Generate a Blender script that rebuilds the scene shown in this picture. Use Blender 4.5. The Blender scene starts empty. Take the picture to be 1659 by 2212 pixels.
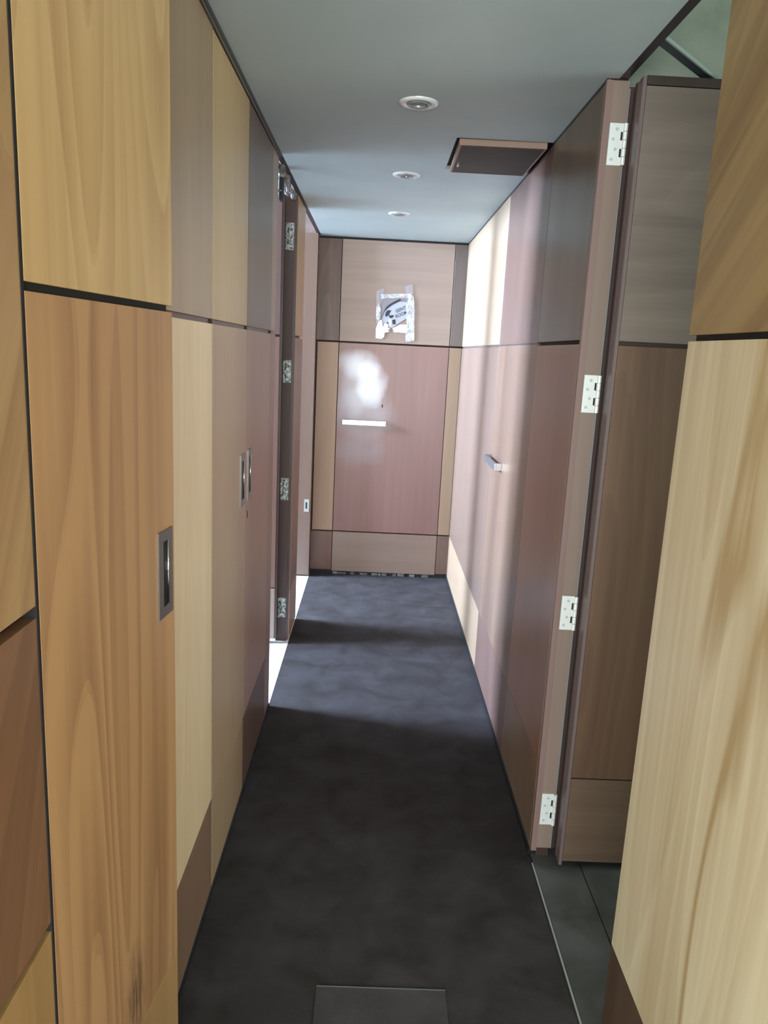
import bpy, bmesh, math, random
from mathutils import Matrix, Vector

random.seed(7)
SC = bpy.context.scene
COL = SC.collection

# ------------------------------------------------------------------ camera
cam_d = bpy.data.cameras.new('camera')
cam_d.sensor_fit = 'HORIZONTAL'
cam_d.sensor_width = 36.0
cam_d.lens = 36.0 * 1642.935 / 1659.0
cam_d.clip_start = 0.02
cam = bpy.data.objects.new('camera', cam_d)
COL.objects.link(cam)
_r = Vector((0.99879585, -0.00805541, 0.04839374))
_u = Vector((-0.04569377, 0.20632691, 0.97741561))
_f = Vector((0.01785842, 0.97844996, -0.20571038))
M = Matrix.Identity(4)
for i in range(3):
    M[i][0], M[i][1], M[i][2] = _r[i], _u[i], -_f[i]
M[2][3] = 1.58
cam.matrix_world = M
SC.camera = cam

# ------------------------------------------------------------------ light
SC.view_settings.view_transform = 'Standard'
SC.view_settings.look = 'None'
SC.view_settings.gamma = 1.0
SC.view_settings.use_curve_mapping = False
SC.view_settings.exposure = 0.0

world = bpy.data.worlds.new('overcast_sky')
SC.world = world
world.use_nodes = True
world.node_tree.nodes['Background'].inputs[0].default_value = (0.72, 0.84, 1.0, 1)
world.node_tree.nodes['Background'].inputs[1].default_value = 0.6


def area(name, loc, direction, sx, sy, power, color):
    d = bpy.data.lights.new(name, 'AREA')
    d.shape = 'RECTANGLE'
    d.size, d.size_y = sx, sy
    d.energy = power
    d.color = color
    o = bpy.data.objects.new(name, d)
    COL.objects.link(o)
    o.location = loc
    o.rotation_euler = Vector(direction).to_track_quat('-Z', 'Z').to_euler()
    return o


# daylight standing in the two tall windows of the bright room on the left
area('daylight_left_window', (-3.78, 3.61, 2.4), (1, 0, 0), 0.64, 3.0, 2700, (0.57, 0.73, 1.0))
area('daylight_left_window_far', (-3.78, 4.83, 2.4), (1, 0, 0), 0.8, 3.0, 2600, (0.57, 0.73, 1.0))
# daylight in the lobby window behind the photographer
area('daylight_lobby_window', (-0.1, -2.98, 1.35), (0, 1, 0), 3.6, 1.6, 390, (0.97, 1.0, 0.99))
# added fill in an unseen window, to light the open right leaf
area('added_right_room_fill', (2.98, 1.35, 1.6), (-1, 0, 0), 1.1, 1.2, 42, (0.88, 0.98, 0.93))


# ------------------------------------------------------------------ materials
def lin(c):
    out = []
    for v in c:
        v = v / 255.0
        out.append(v / 12.92 if v <= 0.04045 else ((v + 0.055) / 1.055) ** 2.4)
    return (*out, 1.0)


def mat_plain(name, rgb, rough=0.5, metal=0.0, spec=0.5, alpha=1.0):
    m = bpy.data.materials.new(name)
    m.use_nodes = True
    b = m.node_tree.nodes['Principled BSDF']
    b.inputs['Base Color'].default_value = lin(rgb)
    b.inputs['Roughness'].default_value = rough
    b.inputs['Metallic'].default_value = metal
    b.inputs['Specular IOR Level'].default_value = spec
    b.inputs['Alpha'].default_value = alpha
    return m


def N(t, typ, **kw):
    n = t.nodes.new(typ)
    for k, v in kw.items():
        setattr(n, k, v)
    return n


def math_(t, op, a, b=None, clamp=False):
    n = t.nodes.new('ShaderNodeMath')
    n.operation = op
    n.use_clamp = clamp
    for i, v in enumerate((a, b)):
        if v is None:
            continue
        if isinstance(v, (int, float)):
            n.inputs[i].default_value = v
        else:
            t.links.new(v, n.inputs[i])
    return n.outputs[0]


def noise_(t, vec, scale3, detail=3.0, rough=0.5, dist=0.0):
    mul = N(t, 'ShaderNodeVectorMath', operation='MULTIPLY')
    t.links.new(vec, mul.inputs[0])
    mul.inputs[1].default_value = scale3
    n = N(t, 'ShaderNodeTexNoise')
    n.inputs['Scale'].default_value = 1.0
    n.inputs['Detail'].default_value = detail
    n.inputs['Roughness'].default_value = rough
    n.inputs['Distortion'].default_value = dist
    t.links.new(mul.outputs[0], n.inputs['Vector'])
    return n.outputs[0]


def make_wood_group():
    g = bpy.data.node_groups.new('wood_veneer', 'ShaderNodeTree')
    it = g.interface
    for nm, st in (('Light', 'NodeSocketColor'), ('Dark', 'NodeSocketColor'), ('Seed', 'NodeSocketVector'),
                   ('Turn', 'NodeSocketVector'), ('Figure', 'NodeSocketFloat'), ('Band', 'NodeSocketFloat'),
                   ('Roughness', 'NodeSocketFloat'), ('Vein', 'NodeSocketFloat'), ('Grain', 'NodeSocketFloat')):
        it.new_socket(name=nm, in_out='INPUT', socket_type=st)
    it.new_socket(name='Shader', in_out='OUTPUT', socket_type='NodeSocketShader')
    gi, go = N(g, 'NodeGroupInput'), N(g, 'NodeGroupOutput')
    tc = N(g, 'ShaderNodeTexCoord')
    mp = N(g, 'ShaderNodeMapping')
    g.links.new(tc.outputs['Object'], mp.inputs['Vector'])
    g.links.new(gi.outputs['Turn'], mp.inputs['Rotation'])
    g.links.new(gi.outputs['Seed'], mp.inputs['Location'])
    co = mp.outputs[0]
    n1 = noise_(g, co, (6.0, 6.0, 0.55), 2.0, 0.5, 0.15)
    n2 = noise_(g, co, (4.2, 4.2, 0.55), 0.6, 0.3, 0.3)
    n3 = noise_(g, co, (90, 90, 1.8), 3.0, 0.6, 0.0)
    n4 = noise_(g, co, (38, 38, 0.9), 3.0, 0.55, 0.0)
    fr_ = math_(g, 'FRACT', math_(g, 'MULTIPLY', n2, 11.0))
    sn = math_(g, 'SUBTRACT', math_(g, 'SUBTRACT', 1.0, math_(g, 'POWER', fr_, 0.6)), math_(g, 'MULTIPLY', math_(g, 'GREATER_THAN', fr_, 0.94), -0.35))
    fig = math_(g, 'MULTIPLY', sn, math_(g, 'MULTIPLY', gi.outputs['Figure'], 1.0))
    bnd = math_(g, 'MULTIPLY', math_(g, 'SUBTRACT', n1, 0.5), gi.outputs['Band'])
    fin = math_(g, 'MULTIPLY', math_(g, 'SUBTRACT', n3, 0.5), math_(g, 'MULTIPLY', gi.outputs['Grain'], 0.32))
    mid = math_(g, 'MULTIPLY', math_(g, 'SUBTRACT', n4, 0.5), math_(g, 'MULTIPLY', gi.outputs['Grain'], 0.7))
    n5 = noise_(g, co, (3.4, 3.4, 0.75), 1.5, 0.45, 0.6)
    vn = math_(g, 'SUBTRACT', 1.0, math_(g, 'MULTIPLY', math_(g, 'ABSOLUTE', math_(g, 'SUBTRACT', n5, 0.5)), 24.0), clamp=True)
    vn = math_(g, 'MULTIPLY', math_(g, 'MULTIPLY', vn, gi.outputs['Vein']), math_(g, 'ADD', n1, 0.2))
    s = math_(g, 'SUBTRACT', math_(g, 'ADD', math_(g, 'ADD', bnd, fig), math_(g, 'ADD', fin, mid)), vn)
    fac = math_(g, 'ADD', s, 0.55, clamp=True)
    mx = N(g, 'ShaderNodeMix', data_type='RGBA')
    g.links.new(fac, mx.inputs[0])
    g.links.new(gi.outputs['Dark'], mx.inputs[6])
    g.links.new(gi.outputs['Light'], mx.inputs[7])
    b = N(g, 'ShaderNodeBsdfPrincipled')
    g.links.new(mx.outputs[2], b.inputs['Base Color'])
    sm = noise_(g, co, (1.8, 1.8, 1.2), 1.0, 0.4, 0.0)
    rr = math_(g, 'ADD', gi.outputs['Roughness'], math_(g, 'MULTIPLY', math_(g, 'SUBTRACT', sm, 0.5), 0.1))
    g.links.new(rr, b.inputs['Roughness'])
    b.inputs['Specular IOR Level'].default_value = 0.45
    bp = N(g, 'ShaderNodeBump')
    bp.inputs['Strength'].default_value = 0.0
    bp.inputs['Distance'].default_value = 0.002
    g.links.new(n3, bp.inputs['Height'])
    g.links.new(bp.outputs[0], b.inputs['Normal'])
    g.links.new(b.outputs[0], go.inputs[0])
    return g


def desat(c, k=1.02):
    y = 0.3 * c[0] + 0.59 * c[1] + 0.11 * c[2]
    return tuple(y + (v - y) * k for v in c)


WG = make_wood_group()
_seed = [0]


def wood(light, dark=None, fig=0.3, band=1.3, rough=0.38, turn=(0, 0, 0), seed=None, vein=0.0, grain=None):
    if dark is None:
        dark = tuple(int(v * 0.8) for v in light)
    light, dark = desat(light), desat(dark)
    _seed[0] += 1
    k = _seed[0] if seed is None else seed
    m = bpy.data.materials.new('veneer')
    m.use_nodes = True
    t = m.node_tree
    t.nodes.remove(t.nodes['Principled BSDF'])
    gn = N(t, 'ShaderNodeGroup')
    gn.node_tree = WG
    gn.inputs['Light'].default_value = lin(light)
    gn.inputs['Dark'].default_value = lin(dark)
    gn.inputs['Seed'].default_value = (k * 3.71, k * 1.93, k * 2.37)
    gn.inputs['Turn'].default_value = turn
    gn.inputs['Figure'].default_value = fig
    gn.inputs['Band'].default_value = band
    gn.inputs['Roughness'].default_value = rough
    gn.inputs['Vein'].default_value = vein
    gn.inputs['Grain'].default_value = (0.3 if rough < 0.35 else 1.0) if grain is None else grain
    t.links.new(gn.outputs[0], t.nodes['Material Output'].inputs[0])
    return m


HX = (math.pi / 2, 0, 0)      # grain runs along Y
HY = (0, math.pi / 2, 0)      # grain runs along X

DARK = mat_plain('groove_brown', (52, 36, 30), 0.75)
DEEP = mat_plain('shadow_gap_black', (20, 18, 18), 0.8)
BLACK = mat_plain('black_trim', (26, 28, 32), 0.35)
GREYTRIM = mat_plain('grey_channel', (120, 125, 122), 0.4, 0.4)
STEEL = mat_plain('brushed_steel', (196, 198, 196), 0.3, 0.9)
GUNMETAL = mat_plain('dull_steel', (128, 126, 122), 0.34, 0.85)
CHROME = mat_plain('polished_chrome', (225, 228, 230), 0.12, 1.0)
ZINC = mat_plain('zinc_hinge', (226, 234, 233), 0.38, 0.2)
SCREW = mat_plain('screw_head', (190, 200, 202), 0.3, 0.2)
HOLE = mat_plain('recess_black', (10, 10, 11), 0.6)
WHITE = mat_plain('white_paint', (222, 224, 222), 0.45)


def noisy(name, c1, c2, scale, rough=0.7, detail=6.0, bump=0.0, rough2=None, lo=0.35, hi=0.65, c3=None):
    m = bpy.data.materials.new(name)
    m.use_nodes = True
    t = m.node_tree
    b = t.nodes['Principled BSDF']
    tc = N(t, 'ShaderNodeTexCoord')
    n = noise_(t, tc.outputs['Object'], (scale,) * 3, detail, 0.6, 0.4)
    rmp = N(t, 'ShaderNodeValToRGB')
    rmp.color_ramp.elements[0].position = lo
    rmp.color_ramp.elements[1].position = hi
    rmp.color_ramp.elements[0].color = lin(c1)
    rmp.color_ramp.elements[1].color = lin(c2)
    if c3:
        e = rmp.color_ramp.elements.new((lo + hi) / 2)
        e.color = lin(c3)
    t.links.new(n, rmp.inputs[0])
    t.links.new(rmp.outputs[0], b.inputs['Base Color'])
    b.inputs['Roughness'].default_value = rough
    if rough2 is not None:
        t.links.new(math_(t, 'ADD', math_(t, 'MULTIPLY', n, rough2 - rough), rough), b.inputs['Roughness'])
    if bump:
        n2 = noise_(t, tc.outputs['Object'], (scale * 14,) * 3, 4.0, 0.6, 0.0)
        bp = N(t, 'ShaderNodeBump')
        bp.inputs['Strength'].default_value = bump
        bp.inputs['Distance'].default_value = 0.004
        t.links.new(n2, bp.inputs['Height'])
        t.links.new(bp.outputs[0], b.inputs['Normal'])
    return m


CARPET = noisy('worn_dark_carpet', (38, 34, 32), (60, 58, 60), 7.0, 0.8, 8.0, 0.25, lo=0.25, hi=0.75)
CEIL = noisy('ceiling_paint', (160, 174, 175), (170, 183, 184), 1.6, 0.55, 4.0, 0.03)
CARPET.node_tree.nodes['Principled BSDF'].inputs['Specular IOR Level'].default_value = 0.15
PLASTER = noisy('rough_plaster', (146, 156, 142), (170, 178, 164), 5.0, 0.85, 7.0, 0.3)
WHITETILE = mat_plain('white_tile', (226, 228, 226), 0.3)
GREYPLANK = noisy('grey_vinyl_plank', (60, 61, 60), (82, 84, 84), 6.0, 0.4, 6.0, 0.05)
ROOMWALL = mat_plain('side_room_wall', (150, 140, 128), 0.8)
LOBBYWALL = mat_plain('lobby_wall', (190, 182, 160), 0.8)


# ------------------------------------------------------------------ mesh helpers
def bx(bm, x0, x1, y0, y1, z0, z1):
    vs = [bm.verts.new((x, y, z)) for x in (x0, x1) for y in (y0, y1) for z in (z0, z1)]
    for f in ((0, 1, 3, 2), (4, 6, 7, 5), (0, 4, 5, 1), (2, 3, 7, 6), (0, 2, 6, 4), (1, 5, 7, 3)):
        bm.faces.new([vs[i] for i in f])


def obj(name, bm, mat, parent=None, bevel=0.0, smooth=False):
    bmesh.ops.recalc_face_normals(bm, faces=bm.faces)
    if bevel:
        bmesh.ops.bevel(bm, geom=list(bm.edges), offset=bevel, segments=1, affect='EDGES', clamp_overlap=True)
    me = bpy.data.meshes.new(name)
    bm.to_mesh(me)
    bm.free()
    if smooth:
        for p in me.polygons:
            p.use_smooth = True
    if mat:
        me.materials.append(mat)
    o = bpy.data.objects.new(name, me)
    COL.objects.link(o)
    if parent:
        o.parent = parent
    return o


def box(name, mat, b, parent=None, bevel=0.0):
    bm = bmesh.new()
    bx(bm, *b)
    return obj(name, bm, mat, parent, bevel)


def tag(o, label, cat, kind=None, group=None):
    o['label'] = label
    o['category'] = cat
    if kind:
        o['kind'] = kind
    if group:
        o['group'] = group
    return o


def empty(name, loc=(0, 0, 0), rz=0.0):
    o = bpy.data.objects.new(name, None)
    o.empty_display_size = 0.1
    COL.objects.link(o)
    o.location = loc
    o.rotation_euler = (0, 0, rz)
    return o


def lathe(bm, prof, seg=40, origin=(0, 0, 0)):
    """revolve (r,z) profile about Z"""
    rings = []
    for r, z in prof:
        if r < 1e-6:
            rings.append([bm.verts.new((origin[0], origin[1], origin[2] + z))])
        else:
            rings.append([bm.verts.new((origin[0] + r * math.cos(2 * math.pi * i / seg),
                                        origin[1] + r * math.sin(2 * math.pi * i / seg), origin[2] + z)) for i in range(seg)])
    for a, b in zip(rings[:-1], rings[1:]):
        for i in range(seg):
            j = (i + 1) % seg
            if len(a) == 1 and len(b) == 1:
                continue
            if len(a) == 1:
                bm.faces.new((a[0], b[i], b[j]))
            elif len(b) == 1:
                bm.faces.new((a[i], b[0], a[j]))
            else:
                bm.faces.new((a[i], b[i], b[j], a[j]))


def cyl(bm, p0, p1, r, seg=12):
    p0, p1 = Vector(p0), Vector(p1)
    q = (p1 - p0).to_track_quat('Z', 'Y')
    a, b = [], []
    for i in range(seg):
        t = 2 * math.pi * i / seg
        d = q @ Vector((r * math.cos(t), r * math.sin(t), 0))
        a.append(bm.verts.new(p0 + d))
        b.append(bm.verts.new(p1 + d))
    for i in range(seg):
        j = (i + 1) % seg
        bm.faces.new((a[i], a[j], b[j], b[i]))
    bm.faces.new(a[::-1])
    bm.faces.new(b)


# ------------------------------------------------------------------ dimensions (metres)
YM = 0.60                      # mouth of the corridor at the lobby
XL, XR = -0.418, 0.570          # faces of the two panelled walls
YE = 5.280                      # face of the end wall
ZC = 2.310                      # underside of the false ceiling
J0, J1 = 1.628, 1.640           # the groove that runs round the corridor
T = 0.018                       # panel thickness
BV = 0.0005

# ------------------------------------------------------------------ floors
o = box('floor', CARPET, (XL, XR, YM, YE + 0.05, -0.06, 0.0))
tag(o, 'dark brown-grey worn carpet running down the corridor', 'floor', 'structure')
o = box('floor_left_room', WHITETILE, (-4.0, XL, 3.0, 5.6, -0.06, 0.0))
tag(o, 'glossy white tile floor of the bright room on the left', 'floor', 'structure')
fr = box('floor_right_room', DARK, (XR, 3.1, YM, 2.4, -0.07, -0.004))
tag(fr, 'grey plank floor inside the open doorway on the right', 'floor', 'structure')
x = XR + 0.004
k = 0
while x < 1.6:
    w = 0.148 if k == 0 else 0.185
    ys = [YM + 0.02, 1.05 + 0.33 * (k % 2), 2.38]
    for a, b in zip(ys[:-1], ys[1:]):
        box('plank', GREYPLANK, (x, x + w, a + 0.0015, b - 0.0015, -0.004, 0.0), fr, 0.0008)
    x += w + 0.003
    k += 1
o = box('floor_lobby', noisy('lobby_floor', (120, 112, 100), (150, 142, 128), 2.0, 0.5), (-2.6, 2.6, -3.2, YM, -0.06, 0.0))
tag(o, 'pale floor of the lobby at the near end of the corridor', 'floor', 'structure')

# ------------------------------------------------------------------ left wall
wl = box('wall_left', DARK, (XL - 0.11, XL - T, YM, 3.17, 0.0, 2.30))
tag(wl, 'left wall of mixed tan and brown veneer panels', 'wall', 'structure')


def lp(y0, y1, z0, z1, mat, parent=wl, x=XL):
    return box('panel', mat, (x - T, x, y0, y1, z0, z1), parent, BV)


# nearest stretch, left of the ajar door
lp(YM, 0.9215, 1.244, 2.30, wood((178, 146, 102), (148, 114, 76), 0.4, 1.2, turn=(0.5, 0, 0), vein=0.4))
lp(YM, 0.9215, 0.782, 1.228, wood((138, 103, 77), (106, 76, 57), 0.4, 1.4, turn=(0.35, 0, 0)))
lp(YM, 0.9215, 0.014, 0.768, wood((176, 142, 96), (150, 118, 76), 0.3, 1.0))
box('seam_strip', DEEP, (XL - T, XL + 0.0012, 0.9215, 0.9280, 0.012, 2.30), wl)
# fixed panels behind and beyond the ajar door
lp(1.398, 1.969, J1, 2.30, wood((156, 134, 106), (132, 110, 86), 0.12, 1.0))
lp(1.398, 1.968, 0.304, J0, wood((222, 198, 162), (198, 170, 134), 0.2, 1.2))
lp(1.398, 1.968, 0.014, 0.298, wood((132, 106, 86), (110, 86, 70), 0.1, 0.8))
# strip at the edge of the opening
lp(3.034, 3.17, J1, 2.30, wood((150, 130, 110), (130, 110, 92), 0.1, 0.8))
lp(3.034, 3.17, 0.014, J0, wood((140, 114, 100), (124, 99, 87), 0.1, 0.8))
for y0, y1 in ((1.9685, 1.9735), (2.4875, 2.4925), (3.0312, 3.0338)):
    box('seam_strip', DARK, (XL - T, XL - 0.0008, y0, y1, 0.012, 2.30), wl)
# rail closing the groove between upper and lower panels, set back a little
for y0, y1 in ((1.40, 1.955), (1.96, 2.47), (2.475, 3.12)):
    box('groove_strip', wood((78, 54, 42), (62, 43, 34), 0.1, 0.8), (XL - T, XL - 0.007, y0, y1, J0, J1), wl)


def flush_pull(parent, side_x, y0, y1, z0, z1, inset=0.02, insz=0.022, mat=GUNMETAL):
    """recessed pull plate on an X-facing leaf; face at side_x looking +X"""
    bm = bmesh.new()
    e = 0.0028
    x0, x1 = side_x - 0.001, side_x + e
    ya, yb, za, zb = y0 + inset, y1 - inset, z0 + insz, z1 - insz
    bx(bm, x0, x1, y0, ya, z0, z1)
    bx(bm, x0, x1, yb, y1, z0, z1)
    bx(bm, x0, x1, ya, yb, z0, za)
    bx(bm, x0, x1, ya, yb, zb, z1)
    h = obj('flush_handle', bm, mat, parent)
    box('finger_recess', HOLE, (side_x - 0.001, side_x + 0.0006, ya, yb, za, zb), h)
    bm = bmesh.new()
    cyl(bm, (x1 - 0.0006, yb - 0.001, za), (x1 - 0.0006, yb - 0.001, zb), 0.0018, 8)
    obj('recess_lip', bm, CHROME, h, smooth=True)
    return h


def cupboard_door(name, y0, y1, mats, label, hy):
    d = empty(name, (XL, (y0 + y1) / 2, 0.0))
    tag(d, label, 'door', 'structure')
    yc = (y0 + y1) / 2

    def p(z0, z1, m):
        box('panel', m, (-T, 0.0, y0 - yc, y1 - yc, z0, z1), d, BV)
    p(J1, 2.298, mats[0])
    p(0.2875, J0, mats[1])
    p(0.014, 0.2815, mats[2])
    flush_pull(d, 0.0, hy[0] - yc, hy[1] - yc, 1.068, 1.238)
    return d


d2 = cupboard_door('door_2', 1.974, 2.487,
                   (wood((184, 158, 114), (156, 130, 92), 0.15, 1.2), wood((172, 146, 118), (152, 126, 100), 0.15, 1.0),
                    wood((168, 144, 114), (146, 122, 96), 0.1, 0.8)),
                   'tan cupboard door on the left wall with pull plate at its far edge', (2.388, 2.466))
d3 = cupboard_door('door_3', 2.493, 3.031,
                   (wood((104, 88, 72), (86, 71, 58), 0.1, 0.8), wood((162, 129, 111), (144, 113, 96), 0.1, 0.8),
                    wood((106, 82, 70), (88, 67, 57), 0.1, 0.8)),
                   'reddish-brown cupboard door on the left wall with pull plate and keyhole', (2.527, 2.595))
yc3 = (2.493 + 3.031) / 2
box('keyhole', HOLE, (-0.0005, 0.0012, 2.527 - yc3, 2.539 - yc3, 1.006, 1.03), d3)



def dark_stain(m, cy, cz, ry, rz, colour):
    """water-dark streaky stain on an X-facing panel, in the panel's own coordinates"""
    t = m.node_tree
    src = [n for n in t.nodes if n.type == 'GROUP'][0]
    tc = N(t, 'ShaderNodeTexCoord')
    sep = N(t, 'ShaderNodeSeparateXYZ')
    t.links.new(tc.outputs['Object'], sep.inputs[0])
    ey = math_(t, 'POWER', math_(t, 'ABSOLUTE', math_(t, 'DIVIDE', math_(t, 'SUBTRACT', sep.outputs[1], cy), ry)), 2.0)
    ez = math_(t, 'POWER', math_(t, 'ABSOLUTE', math_(t, 'DIVIDE', math_(t, 'SUBTRACT', sep.outputs[2], cz), rz)), 2.0)
    el = math_(t, 'SUBTRACT', 1.0, math_(t, 'ADD', ey, ez), clamp=True)
    st = noise_(t, tc.outputs['Object'], (70, 70, 9), 4.0, 0.6, 0.3)
    st = math_(t, 'MULTIPLY', math_(t, 'SUBTRACT', st, 0.36), 4.0, clamp=True)
    b = N(t, 'ShaderNodeBsdfPrincipled')
    b.inputs['Base Color'].default_value = lin(colour)
    b.inputs['Roughness'].default_value = 0.5
    mx = N(t, 'ShaderNodeMixShader')
    t.links.new(math_(t, 'MULTIPLY', math_(t, 'MULTIPLY', el, st), 0.75), mx.inputs[0])
    t.links.new(src.outputs[0], mx.inputs[1])
    t.links.new(b.outputs[0], mx.inputs[2])
    t.links.new(mx.outputs[0], t.nodes['Material Output'].inputs[0])
    return m


# ajar door: hinged at its near edge, free edge stands out of the wall plane
ANG = math.radians(6.3)
d1 = empty('door_1', (-0.366 - 0.465 * math.sin(ANG), 1.390 - 0.465 * math.cos(ANG), 0.0), -ANG)
tag(d1, 'golden-brown flamed wood door on the left standing slightly ajar', 'door', 'structure')
w1 = 0.465
box('panel', wood((198, 168, 120), (164, 130, 88), 0.6, 1.5, seed=4), (-T, 0, 0.0015, w1, 1.641, 2.298), d1, BV)
box('panel', dark_stain(wood((176, 138, 98), (126, 90, 62), 0.85, 1.4, seed=15), 0.262, 0.40, 0.05, 0.13, (62, 46, 34)), (-T, 0, 0.0015, w1, 0.3225, 1.630), d1, BV)
box('panel', wood((170, 138, 94), (146, 114, 76), 0.2, 1.0), (-T, 0, 0.0015, w1, 0.014, 0.3205), d1, BV)
box('door_core', DARK, (-0.036, -T, 0.002, w1 - 0.001, 0.012, 2.298), d1)
box('groove_strip', DEEP, (-T, -0.006, 0.003, w1 - 0.012, 1.630, 1.641), d1)
flush_pull(d1, 0.0, w1 - 0.079, w1 - 0.014, 1.083, 1.246, 0.0205, 0.02)

# post between the two openings of the left wall
wp = box('wall_post_left', wood((64, 43, 34), (40, 27, 21), 0.25, 1.6, 0.55), (-0.490, XL - T, 3.95, 4.31, 0.0, 2.31))
tag(wp, 'narrow wood-faced post between the two bright openings on the left', 'post', 'structure')
box('edge_strip', wood((66, 46, 38), (50, 34, 28), 0.1, 0.8), (XL - T, XL - 0.004, 3.953, 3.97, 0.012, 2.31), wp)
lp(3.956, 4.31, J1, 2.305, wood((160, 130, 96), (138, 108, 78), 0.15, 1.0), wp)
lp(3.956, 4.31, 0.292, J0, wood((128, 100, 86), (110, 84, 72), 0.15, 1.0), wp)
lp(3.956, 4.31, 0.012, 0.29, wood((156, 130, 108), (138, 112, 92), 0.1, 0.8), wp)

# jamb beside the end wall, with a strike plate
wj = box('wall_jamb_left', wood((100, 79, 67), (87, 67, 57), 0.15, 1.0), (-0.62, XL, 5.18, YE + 0.1, 0.012, 2.31))
tag(wj, 'pinkish veneered jamb with a strike plate beside the end wall', 'jamb', 'structure')
sp = box('strike_plate', STEEL, (-0.462, -0.428, 5.178, 5.181, 0.468, 0.556), wj)
box('strike_slot', HOLE, (-0.452, -0.440, 5.1772, 5.1785, 0.490, 0.535), sp)

o = box('wall_end_header', noisy('pink_plaster', (96, 80, 74), (120, 102, 95), 8.0, 0.85), (-0.75, XR + 0.1, 5.30, 5.5, 2.305, 2.62))
tag(o, 'pinkish plaster strip above the end wall', 'wall', 'structure')

# ------------------------------------------------------------------ hinge builder (on a face looking -Y)
HINGE = {}


def hinge(parent, xa, xb, y, z0, z1, knuckle_left=False, mat=ZINC, off=(0, 0, 0)):
    """plate from xa to xb on the face y; barrel along the xb edge (or the xa edge)"""
    ox, oy, oz = off
    xa, xb, y, z0, z1 = xa - ox, xb - ox, y - oy, z0 - oz, z1 - oz
    n = 5
    h = (z1 - z0) / n
    kx = xa if knuckle_left else xb
    s = -1 if knuckle_left else 1
    bm = bmesh.new()
    yy = y - 0.0025
    inner = kx - s * 0.011
    bx(bm, min(inner, xb if knuckle_left else xa), max(inner, xb if knuckle_left else xa), yy, y + 0.0005, z0, z1)
    for i in range(0, n, 2):
        bx(bm, min(inner, kx - s * 0.004), max(inner, kx - s * 0.004), yy, y + 0.0005, z0 + i * h, z0 + (i + 1) * h)
    p = obj('hinge', bm, mat, parent)
    for i in range(n):
        bm = bmesh.new()
        cyl(bm, (kx, y - 0.004, z0 + i * h + 0.0006), (kx, y - 0.004, z0 + (i + 1) * h - 0.0006), 0.0062, 12)
        obj('knuckle', bm, mat, p, smooth=False)
    box('hinge_shadow', HOLE, (min(inner, kx + s * 0.004), max(inner, kx + s * 0.004), y - 0.0009, y + 0.0004, z0, z1), p)
    px = (inner + (xb if knuckle_left else xa)) / 2
    for i in range(4):
        zz = z0 + (z1 - z0) * (0.14 + 0.24 * i)
        dx = 0.004 * (1 if i % 2 else -1)
        bm = bmesh.new()
        cyl(bm, (px + dx, yy + 0.0004, zz), (px + dx, yy - 0.0013, zz), 0.0042, 12)
        obj('screw', bm, SCREW, p)
    return p


GRIMY = noisy('grimy_hinge', (40, 38, 34), (176, 182, 174), 90.0, 0.4, 3.0)

# open leaf in the first left opening, swung into the left room
lx, ly = -0.480, 3.905
d4 = empty('door_4', (lx, ly, 0.0), math.radians(2))
tag(d4, 'pinkish door leaf swung open into the bright left room beside the post', 'door', 'structure')
box('edge_strip', wood((60, 40, 34), (44, 28, 24), 0.1, 0.8), (-0.013, 0.0, 0.0, 0.043, 0.03, 2.298), d4)
box('door_core', DARK, (-0.76, -0.013, 0.004, 0.036, 0.03, 2.298), d4)
box('panel', wood((106, 82, 78), (88, 68, 65), 0.15, 1.0), (-0.76, -0.013, -0.002, 0.004, J1, 2.298), d4, BV)
box('panel', wood((118, 88, 77), (102, 75, 66), 0.15, 1.0), (-0.76, -0.013, -0.002, 0.004, 0.319, J0), d4, BV)
box('panel', wood((142, 124, 112), (126, 108, 98), 0.15, 0.8), (-0.76, -0.013, -0.002, 0.004, 0.03, 0.313), d4, BV)
for z0, z1 in ((2.05, 2.178), (1.402, 1.515), (0.79, 0.908), (0.138, 0.25)):
    hg = hinge(d4, -0.474, -0.437, 3.95, z0, z1, True, GRIMY)
    hg.matrix_parent_inverse = (Matrix.Translation((lx, ly, 0.0)) @ Matrix.Rotation(math.radians(2), 4, 'Z')).inverted()

# ------------------------------------------------------------------ end wall
we = box('wall_end', DARK, (-0.62, XR + 0.1, YE + T, YE + 0.12, 0.0, 2.305))
tag(we, 'end wall of brown veneer panels framing the closed door', 'wall', 'structure')


def ep(x0, x1, z0, z1, mat, parent=we, y=YE):
    return box('panel', mat, (x0, x1, y, y + T, z0, z1), parent, BV)


DX0, DX1 = -0.262, 0.482
ep(XL, DX0 - 0.005, J1, 2.296, wood((100, 76, 64), (66, 47, 40), 0.5, 1.6, seed=31))
ep(XL + 0.008, DX0 - 0.005, 0.321, J0, wood((152, 123, 98), (132, 103, 80), 0.2, 1.0))
ep(XL, DX0 - 0.005, 0.03, 0.312, wood((104, 76, 62), (80, 56, 46), 0.3, 1.2))
ep(DX1 + 0.005, XR, J1, 2.296, wood((98, 86, 82), (78, 68, 65), 0.2, 1.0))
ep(DX1 + 0.005, XR - 0.002, 0.321, J0, wood((152, 128, 104), (134, 110, 88), 0.2, 1.0))
ep(DX1 + 0.005, XR, 0.03, 0.312, wood((106, 86, 74), (88, 68, 60), 0.2, 1.0))
box('header_strip', DEEP, (XL, XR, YE + 0.002, YE + T, 2.297, 2.31), we)
box('skirting', DEEP, (XL, XR, YE + 0.002, YE + T, 0.0, 0.03), we)


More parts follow.
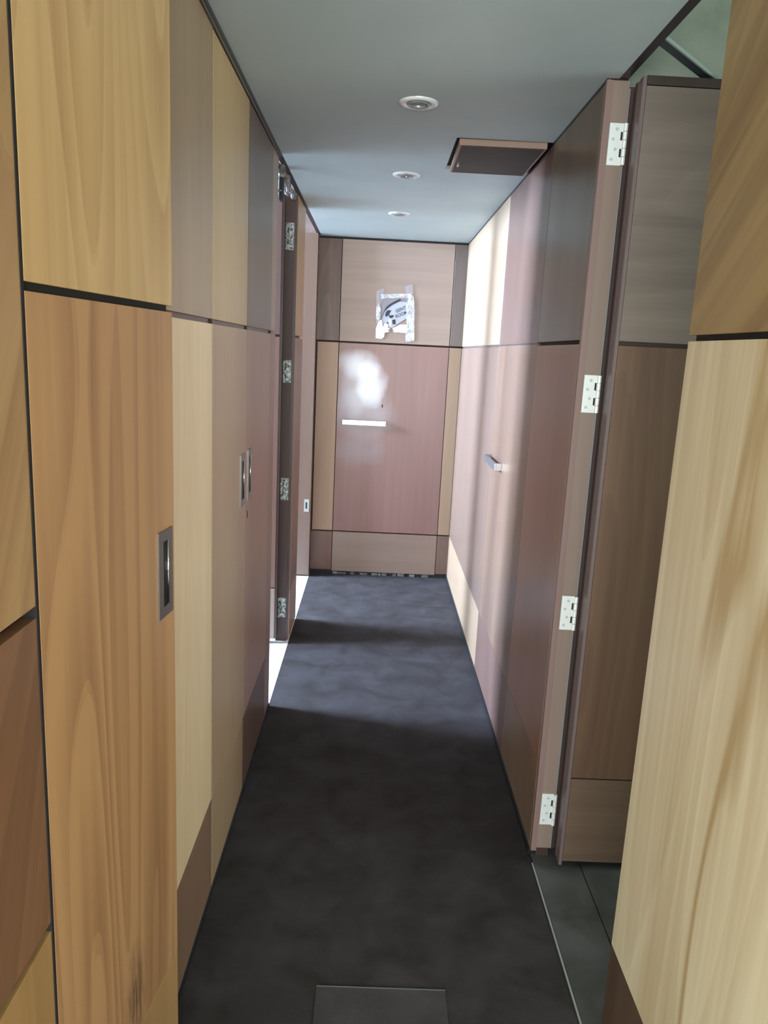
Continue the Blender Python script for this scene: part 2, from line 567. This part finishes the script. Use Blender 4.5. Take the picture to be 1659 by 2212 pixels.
def painted_glare_wood(light, dark, blobs, turn=(0, 0, 0), rough=0.42, fig=0.1):
    """veneer with a glossy wiped patch and the window reflection painted in pale: blobs = (x, z, rx, rz, weight)"""
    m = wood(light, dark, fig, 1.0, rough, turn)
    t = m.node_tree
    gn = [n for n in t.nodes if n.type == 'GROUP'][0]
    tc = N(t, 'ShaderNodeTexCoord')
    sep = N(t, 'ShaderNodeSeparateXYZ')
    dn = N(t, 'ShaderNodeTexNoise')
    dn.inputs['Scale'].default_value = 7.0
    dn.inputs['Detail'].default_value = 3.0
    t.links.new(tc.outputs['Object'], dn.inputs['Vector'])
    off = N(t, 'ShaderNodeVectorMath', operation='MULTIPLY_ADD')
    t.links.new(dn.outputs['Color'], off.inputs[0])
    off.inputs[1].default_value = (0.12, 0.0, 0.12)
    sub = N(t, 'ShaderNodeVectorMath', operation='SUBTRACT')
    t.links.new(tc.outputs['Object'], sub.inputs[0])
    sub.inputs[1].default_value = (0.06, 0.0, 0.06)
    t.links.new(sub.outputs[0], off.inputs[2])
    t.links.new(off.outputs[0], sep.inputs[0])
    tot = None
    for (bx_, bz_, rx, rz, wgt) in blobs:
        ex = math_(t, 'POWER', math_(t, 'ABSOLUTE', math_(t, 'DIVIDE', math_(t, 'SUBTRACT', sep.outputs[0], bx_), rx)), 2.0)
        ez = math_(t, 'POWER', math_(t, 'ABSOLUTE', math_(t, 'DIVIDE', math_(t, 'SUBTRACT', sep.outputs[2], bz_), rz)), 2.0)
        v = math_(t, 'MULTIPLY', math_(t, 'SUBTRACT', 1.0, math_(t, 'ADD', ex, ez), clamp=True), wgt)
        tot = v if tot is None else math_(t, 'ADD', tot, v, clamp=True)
    glare_bsdf = N(t, 'ShaderNodeBsdfPrincipled')
    glare_bsdf.inputs['Base Color'].default_value = lin((150, 158, 172))  # pale bluish colour stands in for reflected window light
    glare_bsdf.inputs['Roughness'].default_value = 0.22
    glare_bsdf.inputs['Specular IOR Level'].default_value = 0.9
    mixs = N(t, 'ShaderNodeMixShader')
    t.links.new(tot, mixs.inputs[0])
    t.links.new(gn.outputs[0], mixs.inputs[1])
    t.links.new(glare_bsdf.outputs[0], mixs.inputs[2])
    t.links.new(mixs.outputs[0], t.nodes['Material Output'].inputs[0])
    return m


d5 = empty('door_5', (0, YE, 0))
tag(d5, 'closed washroom door with steel bar pull at the end of the corridor', 'door', 'structure')
box('panel', wood((152, 134, 122), (132, 114, 104), 0.15, 1.2, 0.5, HY), (DX0, DX1, 0, T, J1, 2.296), d5, BV)
box('panel', painted_glare_wood((130, 99, 91), (112, 83, 77),
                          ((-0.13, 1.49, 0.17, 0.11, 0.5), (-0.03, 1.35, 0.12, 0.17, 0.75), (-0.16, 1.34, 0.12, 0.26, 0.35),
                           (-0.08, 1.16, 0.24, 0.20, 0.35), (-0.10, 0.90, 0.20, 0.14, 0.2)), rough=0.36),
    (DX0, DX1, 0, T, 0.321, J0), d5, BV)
box('panel', wood((132, 112, 99), (116, 96, 86), 0.15, 0.8, 0.5, HY), (DX0, DX1, 0, T, 0.022, 0.312), d5, BV)
bm = bmesh.new()
bx(bm, -0.222, 0.078, -0.034, -0.024, 1.079, 1.112)
bx(bm, -0.222, -0.208, -0.026, 0.0, 1.079, 1.112)
bx(bm, 0.064, 0.078, -0.026, 0.0, 1.079, 1.112)
obj('bar_pull', bm, CHROME, d5, 0.001)
box('scuff_plate', DEEP, (0.045, 0.052, -0.0008, 0.0, 1.205, 1.225), d5)
# flaking sweep under the door
bm = bmesh.new()
xx = DX0 + 0.01
while xx < DX1 - 0.03:
    ww = random.uniform(0.015, 0.06)
    if random.random() < 0.75:
        hh = random.uniform(0.012, 0.02)
        bx(bm, xx, min(xx + ww, DX1), -0.004, 0.012, 0.001, hh)
    xx += ww + random.uniform(0.0, 0.012)
obj('flaking_sweep', bm, noisy('flaky_grey', (62, 62, 60), (120, 122, 118), 40, 0.8), d5)

# ------------------------------------------------------------------ right wall
wr = box('wall_right', DARK, (XR + T, 0.628, 2.192, YE + 0.02, 0.0, 2.62))
tag(wr, 'right wall of pale and reddish lacquered veneer panels', 'wall', 'structure')


def rp(y0, y1, z0, z1, mat, parent=wr, b=BV):
    return box('panel', mat, (XR, XR + T, y0, y1, z0, z1), parent, b)


GL = 0.3
rp(3.662, YE - 0.002, J1, 2.302, wood((160, 140, 117), (140, 120, 98), 0.0, 1.0, GL))
rp(3.662, YE - 0.002, 0.318, J0, wood((118, 99, 87), (102, 84, 73), 0.0, 1.0, GL))
rp(3.662, YE - 0.002, 0.02, 0.316, wood((164, 142, 118), (142, 120, 98), 0.0, 0.8, GL))
rp(2.208, 2.786, J1, 2.302, wood((112, 99, 82), (80, 64, 52), 0.0, 1.4, GL))
rp(2.208, 2.786, 0.322, J0, wood((154, 119, 99), (128, 95, 79), 0.0, 1.2, GL))
rp(2.208, 2.786, 0.02, 0.318, wood((142, 120, 98), (106, 84, 68), 0.0, 1.4, GL, (0.5, 0, 0)))
box('groove_strip', wood((92, 82, 76), (72, 62, 58), 0.1, 0.6), (XR + 0.006, XR + T, 2.79, YE, J0, J1), wr)
box('groove_strip', DARK, (XR + 0.013, XR + T, 2.20, 2.79, J0, J1), wr)
box('jamb_strip', wood((134, 112, 106), (118, 96, 92), 0.1, 0.8), (XR + 0.0005, 0.588, 2.187, 2.206, 0.02, 2.309), wr)
box('jamb_strip', wood((138, 122, 112), (120, 104, 96), 0.15, 0.8), (0.5885, 0.632, 2.190, 2.206, 0.03, 2.309), wr)
box('jamb_edge', mat_plain('blue_grey_edge', (120, 130, 134), 0.5), (0.632, 0.635, 2.188, 2.24, 0.03, 2.29), wr)

box('door_stop', wood((66, 48, 42), (50, 36, 31), 0.1, 0.8, 0.6), (0.635, 0.72, 2.205, 2.24, 0.02, 2.30), wr)

# flush door in the right wall with a D pull
d6 = empty('door_6', (XR, 3.224, 0))
tag(d6, 'flush reddish door in the right wall with a square steel pull', 'door', 'structure')
y0, y1 = 2.790 - 3.224, 3.658 - 3.224
box('panel', wood((106, 83, 73), (84, 64, 57), 0.0, 1.4, GL), (0, T, y0, y1, J1 - 0.003, 2.302), d6, BV)
box('panel', wood((128, 105, 88), (96, 76, 65), 0.0, 1.8, GL), (0, T, y0, y1, 0.318, J0 + 0.003), d6, BV)
box('panel', wood((116, 92, 82), (94, 73, 67), 0.0, 1.2, GL, (0.4, 0, 0)), (0, T, y0, y1, 0.02, 0.316), d6, BV)
bm = bmesh.new()
a, b = 3.325 - 3.224, 3.64 - 3.224
bx(bm, -0.033, -0.023, a, b, 1.09, 1.123)
bx(bm, -0.024, 0.0, a, a + 0.012, 1.09, 1.123)
bx(bm, -0.024, 0.0, b - 0.012, b, 1.09, 1.123)
obj('square_pull', bm, mat_plain('satin_steel', (150, 148, 150), 0.32, 0.85), d6, 0.001)

# near stretch of the right wall, this side of the doorway
wn = box('wall_right_near', DARK, (XR + T, 0.64, YM, 1.428, 0.0, 2.40))
tag(wn, 'near right wall of yellow veneer panels beside the doorway', 'wall', 'structure')
rp(YM, 1.43, 1.637, 2.40, wood((156, 132, 92), (110, 86, 56), 0.35, 1.6, 0.4, (-0.9, 0, 0)), wn)
rp(YM, 1.43, 0.338, 1.626, wood((226, 217, 190), (180, 158, 120), 0.25, 1.2, 0.4, seed=77, vein=1.1), wn)
rp(YM, 1.43, 0.014, 0.332, wood((98, 80, 67), (76, 60, 50), 0.2, 1.2, 0.4), wn)
box('groove_strip', DEEP, (XR + 0.01, XR + T, YM, 1.42, 1.624, 1.638), wn)

# open leaf in the right doorway
d7 = empty('door_7', (0.645, 2.12, 0))
tag(d7, 'brown door leaf standing open inside the right doorway on four steel hinges', 'door', 'structure')
EDG = [wood((112, 98, 98), (92, 78, 79), 0.1, 0.8), wood((134, 122, 124), (110, 98, 100), 0.1, 0.8), wood((84, 70, 70), (66, 54, 54), 0.1, 0.8)]
box('edge_strip', EDG[0], (0.0, 0.012, 0.008, 0.026, 0.02, 2.30), d7, 0.001)
box('edge_strip', EDG[1], (0.002, 0.012, 0.027, 0.044, 0.02, 2.30), d7, 0.001)
box('edge_strip', EDG[2], (0.0, 0.012, 0.045, 0.062, 0.02, 2.30), d7, 0.001)
box('edge_strip', EDG[0], (0.0, 0.0105, 0.0, 0.008, 0.02, 2.30), d7, 0.001)
box('door_core', DARK, (0.012, 0.75, 0.014, 0.058, 0.025, 2.30), d7)
box('panel', wood((120, 108, 100), (92, 82, 76), 0.25, 1.2, 0.45, HY), (0.011, 0.75, 0.0, 0.014, 1.640, 2.278), d7, BV)
box('panel', wood((104, 81, 64), (72, 53, 43), 0.25, 1.6, 0.45), (0.011, 0.75, 0.0, 0.014, 0.325, 1.628), d7, BV)
box('panel', wood((102, 84, 70), (78, 62, 52), 0.25, 1.2, 0.45, HY), (0.011, 0.75, 0.0, 0.014, 0.035, 0.320), d7, BV)
box('top_rail', wood((62, 52, 48), (46, 38, 36), 0.1, 0.6), (0.011, 0.75, -0.001, 0.014, 2.280, 2.302), d7)
for z0, z1 in ((2.10, 2.205), (1.438, 1.544), (0.78, 0.887), (0.116, 0.225)):
    hinge(d7, 0.590, 0.632, 2.190, z0, z1, False, ZINC, (0.645, 2.12, 0))

# ------------------------------------------------------------------ ceiling, with the hatch opening cut out
HX0, HX1, HY0, HY1 = 0.238, 0.568, 2.812, 3.272


def ceiling_mesh(bm):
    z0, z1 = ZC, ZC + 0.014
    bx(bm, -0.405, HX0, YM, YE, z0, z1)
    bx(bm, HX0, 0.569, YM, HY0, z0, z1)
    bx(bm, HX0, 0.569, HY1, YE, z0, z1)
    bx(bm, 0.569, 0.600, YM, 2.18, z0, z1)


bm = bmesh.new()
ceiling_mesh(bm)
ce = obj('ceiling', bm, CEIL)
tag(ce, 'pale grey plasterboard ceiling of the corridor', 'ceiling', 'structure')
bm = bmesh.new()
bx(bm, -0.55, 3.2, -3.3, 5.7, 2.62, 2.72)
bx(bm, -2.7, -0.55, -3.3, 3.1, 2.62, 2.72)
o = obj('ceiling_slab', bm, PLASTER)
tag(o, 'rough plaster soffit above the open doorways', 'ceiling', 'structure')
# black shadow-gap trims
t1 = box('trim_1', BLACK, (XL - 0.006, -0.405, YM, 3.17, 2.300, 2.322))
tag(t1, 'black shadow-gap trim along the left edge of the ceiling', 'trim', 'structure')
box('channel_line', GREYTRIM, (-0.4125, -0.4095, YM, 3.17, 2.2985, 2.301), t1)
t2 = box('trim_2', BLACK, (XR - 0.001, XR + 0.008, 2.20, YE, 2.303, 2.318))
tag(t2, 'thin black trim along the right edge of the ceiling', 'trim', 'structure')
t3 = box('trim_3', BLACK, (0.600, 0.626, YM, 2.19, 2.312, 2.345))
tag(t3, 'broad black channel along the ceiling edge above the right doorway', 'trim', 'structure')
t4 = box('trim_4', BLACK, (XL - 0.012, -0.405, 3.17, YE, 2.312, 2.33))
tag(t4, 'black ceiling edge trim above the bright left openings', 'trim', 'structure')
b1 = box('baseboard_right', BLACK, (XR - 0.006, XR + T, 2.20, YE, 0.0, 0.019))
tag(b1, 'low black skirting along the right wall', 'baseboard', 'structure')
b2 = box('baseboard_left', BLACK, (XL - T, XL + 0.005, 0.93, 3.17, 0.0, 0.013))
tag(b2, 'low black skirting along the left wall', 'baseboard', 'structure')
th = box('trim_5', mat_plain('threshold_grey', (150, 158, 154), 0.45, 0.2), (XR - 0.003, XR + 0.002, YM, 2.15, -0.002, 0.003))
tag(th, 'thin pale edging strip between carpet and grey planks', 'trim', 'structure')

# ------------------------------------------------------------------ shells of the neighbouring rooms
o = box('wall_left_room_near', ROOMWALL, (-4.0, XL - 0.11, 3.02, 3.17, 0.0, 5.0))
tag(o, 'near wall of the bright left room', 'wall', 'structure')
o = box('wall_left_room_far', ROOMWALL, (-4.0, -0.62, 5.38, 5.53, 0.0, 5.0))
tag(o, 'far wall of the bright left room', 'wall', 'structure')
o = box('wall_left_room_inner', ROOMWALL, (-0.62, -0.55, 3.17, 5.53, 2.62, 5.0))
tag(o, 'wall of the tall left room above the corridor openings', 'wall', 'structure')
o = box('ceiling_left_room', ROOMWALL, (-4.0, -0.5, 3.0, 5.6, 5.0, 5.1))
tag(o, 'high ceiling of the bright left room', 'ceiling', 'structure')
o = box('wall_left_partition_added', ROOMWALL, (-3.8, -0.49, 4.06, 4.24, 0.0, 5.0))  # unseen, added so far-window light does not leak through the first opening
tag(o, 'unseen partition added to keep far window light out of the first left opening', 'wall', 'structure')
bm = bmesh.new()
for y0_, y1_ in ((3.17, 3.27), (3.95, 4.41), (5.25, 5.4)):
    bx(bm, -3.95, -3.8, y0_, y1_, 0.0, 5.0)
for y0_, y1_ in ((3.27, 3.95), (4.41, 5.25)):
    bx(bm, -3.95, -3.8, y0_, y1_, 0.0, 0.88)
    bx(bm, -3.95, -3.8, y0_, y1_, 3.92, 5.0)
o = obj('wall_left_room_window', bm, ROOMWALL)
tag(o, 'window wall of the bright left room', 'wall', 'structure')


def window(name, axis, plane, a0, a1, z0, z1, label):
    bm = bmesh.new()
    f = 0.05

    def add(p0, p1, za, zb):
        if axis == 'X':
            bx(bm, plane - 0.03, plane + 0.03, p0, p1, za, zb)
        else:
            bx(bm, p0, p1, plane - 0.03, plane + 0.03, za, zb)
    add(a0, a0 + f, z0, z1)
    add(a1 - f, a1, z0, z1)
    add(a0 + f, a1 - f, z0, z0 + f)
    add(a0 + f, a1 - f, z1 - f, z1)
    w = obj(name, bm, WHITE)
    tag(w, label, 'window', 'structure')
    return w


window('window_1', 'X', -3.87, 3.27, 3.95, 0.88, 3.92, 'tall white framed near window lighting the left room')
window('window_4', 'X', -3.87, 4.41, 5.25, 0.88, 3.92, 'tall white framed far window lighting the left room')
# right room
o = box('wall_right_room_far', PLASTER, (0.632, 3.1, 2.30, 2.40, 0.0, 2.62))
tag(o, 'plaster wall behind the open leaf in the right room', 'wall', 'structure')
o = box('wall_right_room_near', PLASTER, (0.64, 3.1, YM, YM + 0.05, 0.0, 2.62))
tag(o, 'plaster wall at the near side of the right room', 'wall', 'structure')
bm = bmesh.new()
bx(bm, 3.0, 3.1, YM, 0.78, 0, 2.62)
bx(bm, 3.0, 3.1, 1.92, 2.3, 0, 2.62)
bx(bm, 3.0, 3.1, 0.78, 1.92, 0, 0.98)
bx(bm, 3.0, 3.1, 0.78, 1.92, 2.22, 2.62)
o = obj('wall_right_room_window', bm, PLASTER)
tag(o, 'unseen side wall of the right room, cut for the added window', 'wall', 'structure')
window('added_window_2', 'X', 3.05, 0.78, 1.92, 0.98, 2.22, 'unseen square white framed window added for the right room fill light')  # made-up window around the fill light, never in view
# lobby behind the camera
o = box('wall_lobby_left', LOBBYWALL, (-2.6, -2.5, -3.1, YM, 0, 2.62))
tag(o, 'left wall of the lobby', 'wall', 'structure')
o = box('wall_lobby_right', LOBBYWALL, (2.5, 2.6, -3.1, YM, 0, 2.62))
tag(o, 'right wall of the lobby', 'wall', 'structure')
bm = bmesh.new()
bx(bm, -2.5, XL - 0.02, YM - 0.1, YM, 0, 2.62)
bx(bm, XR + 0.02, 2.5, YM - 0.1, YM, 0, 2.62)
o = obj('wall_lobby_front', bm, LOBBYWALL)
tag(o, 'lobby wall on both sides of the corridor mouth', 'wall', 'structure')
bm = bmesh.new()
bx(bm, -2.5, -1.92, -3.1, -3.0, 0, 2.62)
bx(bm, 1.72, 2.5, -3.1, -3.0, 0, 2.62)
bx(bm, -1.92, 1.72, -3.1, -3.0, 0, 0.53)
bx(bm, -1.92, 1.72, -3.1, -3.0, 2.17, 2.62)
o = obj('wall_lobby_back', bm, LOBBYWALL)
tag(o, 'back wall of the lobby with a window', 'wall', 'structure')
window('window_3', 'Y', -3.05, -1.92, 1.72, 0.53, 2.17, 'white framed lobby window behind the photographer')

# ------------------------------------------------------------------ things on the ceiling
RING = mat_plain('white_enamel_ring', (212, 216, 217), 0.22, 0.1)
GLASSY = noisy('ribbed_lamp_glass', (70, 76, 80), (150, 156, 158), 60, 0.2, 2.0)


def downlight(cx, cy, label):
    t = empty('recessed_downlight', (cx, cy, ZC))
    tag(t, label, 'ceiling light', group='recessed ceiling downlights')
    bm = bmesh.new()
    lathe(bm, [(0.059, 0.0), (0.058, -0.004), (0.050, -0.007), (0.040, -0.006), (0.036, -0.003), (0.036, 0.012), (0.059, 0.012), (0.059, 0.0)], 48)
    obj('trim_ring', bm, RING, t, smooth=True)
    bm = bmesh.new()
    lathe(bm, [(0.0355, 0.008), (0.0345, -0.004), (0.030, -0.009), (0.026, -0.006), (0.025, 0.010), (0.0355, 0.010)], 40)
    obj('gimbal_ring', bm, mat_plain('grey_gimbal', (150, 155, 158), 0.25, 0.4), t, smooth=True)
    bm = bmesh.new()
    lathe(bm, [(0.0245, 0.004), (0.016, 0.001), (0.0, 0.0)], 32)
    lp_ = obj('lamp_face', bm, GLASSY, t, smooth=True)
    bm = bmesh.new()
    for i in range(-4, 5):
        hw = math.sqrt(max(0.0001, 0.023 ** 2 - (i * 0.005) ** 2))
        bx(bm, i * 0.005 - 0.0008, i * 0.005 + 0.0008, -hw, hw, -0.0005, 0.0025)
    obj('lamp_ribs', bm, mat_plain('rib_dark', (70, 74, 78), 0.3), lp_)
    return t


downlight(0.088, 2.465, 'nearest and largest looking round downlight in the grey ceiling')
downlight(0.086, 3.408, 'middle round downlight left of the brown ceiling hatch')
downlight(0.082, 4.326, 'farthest round downlight in the bright end of the ceiling')

box('hatch_void', DEEP, (HX0 - 0.02, 0.585, HY0 - 0.02, HY1 + 0.02, 2.3245, 2.335), ce)
hp = empty('ceiling_hatch', (0.405, 3.04, ZC))
tag(hp, 'brown plywood hatch cover sagging slightly below the ceiling', 'hatch')
bm = bmesh.new()
HZ = -0.013
pts = [(0.250, 2.835), (0.553, 2.828), (0.553, 3.262), (0.255, 3.262)]
lo = [bm.verts.new((x - 0.405, y - 3.04, HZ - (0.004 if y < 3 else 0.0))) for x, y in pts]
hi = [bm.verts.new((x - 0.405, y - 3.04, 0.004)) for x, y in pts]
bm.faces.new(lo)
bm.faces.new(hi[::-1])
for i in range(4):
    j = (i + 1) % 4
    bm.faces.new((lo[i], lo[j], hi[j], hi[i]))
hb = obj('hatch_board', bm, wood((150, 128, 112), (132, 110, 96), 0.1, 0.8, 0.6, HY), hp)
bm = bmesh.new()
pts2 = [(0.258, 2.842), (0.545, 2.836), (0.545, 3.255), (0.263, 3.255)]
lo = [bm.verts.new((x - 0.405, y - 3.04, HZ - 0.0055 + (0.0 if y < 3 else 0.004))) for x, y in pts2]
hi = [bm.verts.new((x - 0.405, y - 3.04, HZ + 0.004)) for x, y in pts2]
bm.faces.new(lo)
bm.faces.new(hi[::-1])
for i in range(4):
    j = (i + 1) % 4
    bm.faces.new((lo[i], lo[j], hi[j], hi[i]))
obj('hatch_face', bm, wood((56, 48, 41), (45, 38, 33), 0.15, 1.0, 0.7, HY), hp)
bm = bmesh.new()
bx(bm, 0.268 - 0.405, 0.276 - 0.405, 3.085 - 3.04, 3.115 - 3.04, HZ - 0.012, HZ - 0.003)
obj('latch', bm, CHROME, hp, 0.001)

# loose grid bar in the right doorway
gb = empty('metal_ceiling_bar', (0.715, 2.05, 2.318))
tag(gb, 'grey metal grid bar slanting from the ceiling edge to the open right leaf', 'metal bar')
p0, p1 = Vector((0.606 - 0.715, 1.932 - 2.05, 0)), Vector((0.838 - 0.715, 2.172 - 2.05, -0.004))
dv = (p1 - p0).normalized()
sd = Vector((-dv.y, dv.x, 0))


def bar(bm, off0, off1, z0, z1):
    q = [p0 + sd * off0, p1 + sd * off0, p1 + sd * off1, p0 + sd * off1]
    a = [bm.verts.new((v.x, v.y, v.z + z0)) for v in q]
    b = [bm.verts.new((v.x, v.y, v.z + z1)) for v in q]
    bm.faces.new(a)
    bm.faces.new(b[::-1])
    for i in range(4):
        j = (i + 1) % 4
        bm.faces.new((a[i], a[j], b[j], b[i]))


bm = bmesh.new()
bar(bm, -0.012, 0.014, 0.0, 0.003)
obj('bar_flange', bm, mat_plain('dark_steel', (62, 72, 80), 0.4, 0.4), gb)
bm = bmesh.new()
bar(bm, -0.017, -0.012, -0.002, 0.006)
obj('bar_web', bm, mat_plain('light_steel', (150, 164, 160), 0.4, 0.4), gb)

# torn plaster edge above the first left opening, with a stub of rod
tp = empty('torn_plaster_edge', (XL - 0.02, 3.55, 2.30))
tag(tp, 'torn flaking plasterboard edge above the first bright left opening', 'plaster')
bm = bmesh.new()
yy = 3.20
while yy < 3.92:
    ww = random.uniform(0.02, 0.06)
    dz = random.uniform(0.012, 0.05) * (1.15 - (yy - 3.2))
    ox = random.uniform(-0.02, 0.012)
    bx(bm, ox - 0.012, ox + random.uniform(0.004, 0.014), yy - 3.55, min(yy + ww, 3.93) - 3.55, -dz, 0.016)
    yy += ww * random.uniform(0.7, 1.2)
bmesh.ops.bevel(bm, geom=list(bm.edges), offset=0.004, segments=1, affect='EDGES')
obj('flakes', bm, noisy('torn_plaster', (40, 42, 40), (150, 146, 142), 34, 0.9, 6), tp)
bm = bmesh.new()
cyl(bm, (-0.055, 3.30 - 3.55, -0.105), (0.005, 3.37 - 3.55, -0.085), 0.005, 10)
obj('rod_stub', bm, CHROME, tp, smooth=True)
box('hanger_block', DEEP, (-0.004, 0.012, 3.37 - 3.55, 3.43 - 3.55, -0.12, 0.0), tp, 0.002)

# ------------------------------------------------------------------ taped paper sign on the end door
SX = lambda c: -0.133 + c * 0.461 / 1659.0
SY = 5.278


def sign_pt(cx, cy, y=SY):
    u, v = cx / 1659.0, cy / 1770.0
    X = -0.133 + 0.461 * u + 0.020 * v + 0.010 * u * v
    Z = 2.055 + 0.022 * u - 0.482 * v + 0.001 * u * v
    return (X, y, Z)


SO = (0.10, SY, 1.82)
sg = empty('taped_paper_sign', SO)
tag(sg, 'torn white paper washroom sign stuck with clear tape on the end door', 'sign')


def flat(name, polys, mat, depth, parent=sg, th=0.0006):
    """thin solid plates from polygons given in sign drawing units; depth = distance proud of the door"""
    bm = bmesh.new()
    for poly in polys:
        f = [bm.verts.new(Vector(sign_pt(x, y, SY - depth)) - Vector(SO)) for x, y in poly]
        k = [bm.verts.new(Vector(sign_pt(x, y, SY - depth + th)) - Vector(SO)) for x, y in poly]
        bm.faces.new(f)
        bm.faces.new(k[::-1])
        n = len(poly)
        for i in range(n):
            j = (i + 1) % n
            bm.faces.new((f[i], f[j], k[j], k[i]))
    return obj(name, bm, mat, parent)


PAPER = mat_plain('sign_paper', (166, 171, 182), 0.6)
INK = mat_plain('sign_ink', (44, 46, 54), 0.6)
TAPE = bpy.data.materials.new('clear_tape')
TAPE.use_nodes = True
tt = TAPE.node_tree
tb = tt.nodes['Principled BSDF']
tb.inputs['Base Color'].default_value = lin((205, 210, 220))
tb.inputs['Roughness'].default_value = 0.25
tcn = N(tt, 'ShaderNodeTexCoord')
an = noise_(tt, tcn.outputs['Object'], (55, 55, 38), 4.0, 0.6, 1.2)
ar = N(tt, 'ShaderNodeMapRange')
ar.inputs['From Min'].default_value = 0.42
ar.inputs['From Max'].default_value = 0.60
ar.inputs['To Min'].default_value = 0.25
ar.inputs['To Max'].default_value = 0.95
tt.links.new(an, ar.inputs['Value'])
tt.links.new(ar.outputs[0], tb.inputs['Alpha'])
TAPEDULL = mat_plain('dull_tape', (180, 180, 186), 0.3, alpha=0.3)
GLAREWHITE = mat_plain('tape_glare_white', (214, 218, 226), 0.3)  # opaque white paints the blown glare on clear tape and the paper stem

flat('sign_paper', [[(480, 1000), (510, 900), (560, 800), (640, 700), (760, 610), (940, 560), (1090, 575), (1120, 800), (1090, 960),
                     (860, 1100), (760, 1180), (640, 1190), (520, 1180)]], PAPER, 0.0012)
flat('sign_backing', [[(480, 480), (1180, 440), (1200, 640), (1120, 600), (940, 540), (760, 600), (620, 700), (540, 820), (480, 960)]],
     mat_plain('sign_film', (150, 146, 156), 0.3, alpha=0.45), 0.0008)
# dark rim arc of the emblem
arc_o = [(545, 800), (600, 690), (700, 610), (830, 545), (935, 490)]
arc_i = [(955, 530), (860, 585), (740, 645), (640, 720), (575, 790)]
flat('emblem_arc', [arc_o + arc_i], INK, 0.0022)
flat('emblem_arc', [[(470, 990), (500, 880), (545, 800), (565, 812), (520, 900), (495, 1000)]], mat_plain('faded_ink', (96, 102, 112), 0.6), 0.0022)
flat('emblem_hat', [[(640, 765), (725, 770), (690, 820), (675, 880), (640, 900), (585, 930), (575, 860), (600, 800)]], INK, 0.0022)
flat('emblem_scarf', [[(665, 890), (735, 885), (770, 880), (775, 925), (730, 955), (690, 952), (668, 925)]], INK, 0.0022)
flat('emblem_wedge', [[(600, 1080), (650, 1040), (655, 1110)]], INK, 0.0022)
flat('emblem_block', [[(742, 1000), (820, 985), (828, 1100), (752, 1106)]], INK, 0.0022)
flat('paper_stem', [[(655, 980), (720, 990), (720, 1160), (675, 1150)]], GLAREWHITE, 0.0018)


def sign_text(body, cx, cy, size, ang, shear):
    cu = bpy.data.curves.new('sign_text', 'FONT')
    cu.body = body
    cu.size = 1.0
    cu.offset = 0.006
    tmp = bpy.data.objects.new('tmp_text', cu)
    COL.objects.link(tmp)
    dg = bpy.context.evaluated_depsgraph_get()
    me = bpy.data.meshes.new_from_object(tmp.evaluated_get(dg))
    bpy.data.objects.remove(tmp)
    for v in me.vertices:
        x, y = v.co.x, v.co.y
        x = 0.89 * x + shear * y
        px = cx + size * (x * math.cos(ang) - y * math.sin(ang))
        py = cy - size * (x * math.sin(ang) + y * math.cos(ang))
        w = Vector(sign_pt(px, py, SY - 0.0026)) - Vector(SO)
        v.co = w
    me.materials.clear()
    me.materials.append(INK)
    me.name = 'lettering'
    o = bpy.data.objects.new('lettering', me)
    COL.objects.link(o)
    o.parent = sg
    return o


sign_text('GENT', 832, 832, 112, math.radians(22), 0.12)
sign_text('ROOM', 832, 956, 112, math.radians(22), 0.12)
# tape
flat('tape_strip', [[(370, 310), (545, 240), (555, 470), (470, 560), (440, 980), (360, 1100)]], TAPEDULL, 0.003)
flat('tape_strip', [[(1055, 200), (1235, 150), (1245, 400), (1070, 390)]], TAPEDULL, 0.003)
flat('tape_strip', [[(470, 385), (1190, 375), (1215, 480), (600, 475), (480, 500)]], TAPE, 0.0036)
flat('tape_strip', [[(1085, 640), (1150, 400), (1250, 420), (1275, 640), (1270, 1500), (1062, 1525), (1062, 1320), (1110, 1250), (1080, 1000)]], TAPE, 0.0042)
flat('tape_strip', [[(360, 700), (420, 620), (470, 720), (455, 960), (400, 1020), (352, 960)]], TAPE, 0.0042)
flat('tape_strip', [[(420, 1020), (490, 1000), (520, 1170), (640, 1190), (700, 1210), (640, 1240), (680, 1285), (560, 1305), (550, 1410), (490, 1455), (348, 1440), (352, 1200)]], GLAREWHITE, 0.0042)
flat('tape_strip', [[(745, 1200), (930, 1110), (1095, 1110), (1120, 1250), (1070, 1315), (870, 1295), (790, 1300)]], GLAREWHITE, 0.0036)
flat('tape_strip', [[(560, 1085), (645, 1090), (640, 1195), (520, 1190)]], GLAREWHITE, 0.0046)

# ------------------------------------------------------------------ thin sheet lying on the carpet
cs = box('carpet_patch', noisy('patch_carpet', (40, 36, 34), (62, 60, 63), 7.0, 0.78, 8, 0.25, lo=0.25, hi=0.75), (-0.082, 0.245, 1.20, 1.638, 0.0005, 0.003))
tag(cs, 'dark carpet patch laid on the corridor floor nearest the camera', 'carpet')
cp = box('patch_edge', mat_plain('patch_edge_grey', (92, 100, 102), 0.6), (-0.082, 0.245, 1.6365, 1.6395, 0.0005, 0.0034), cs)
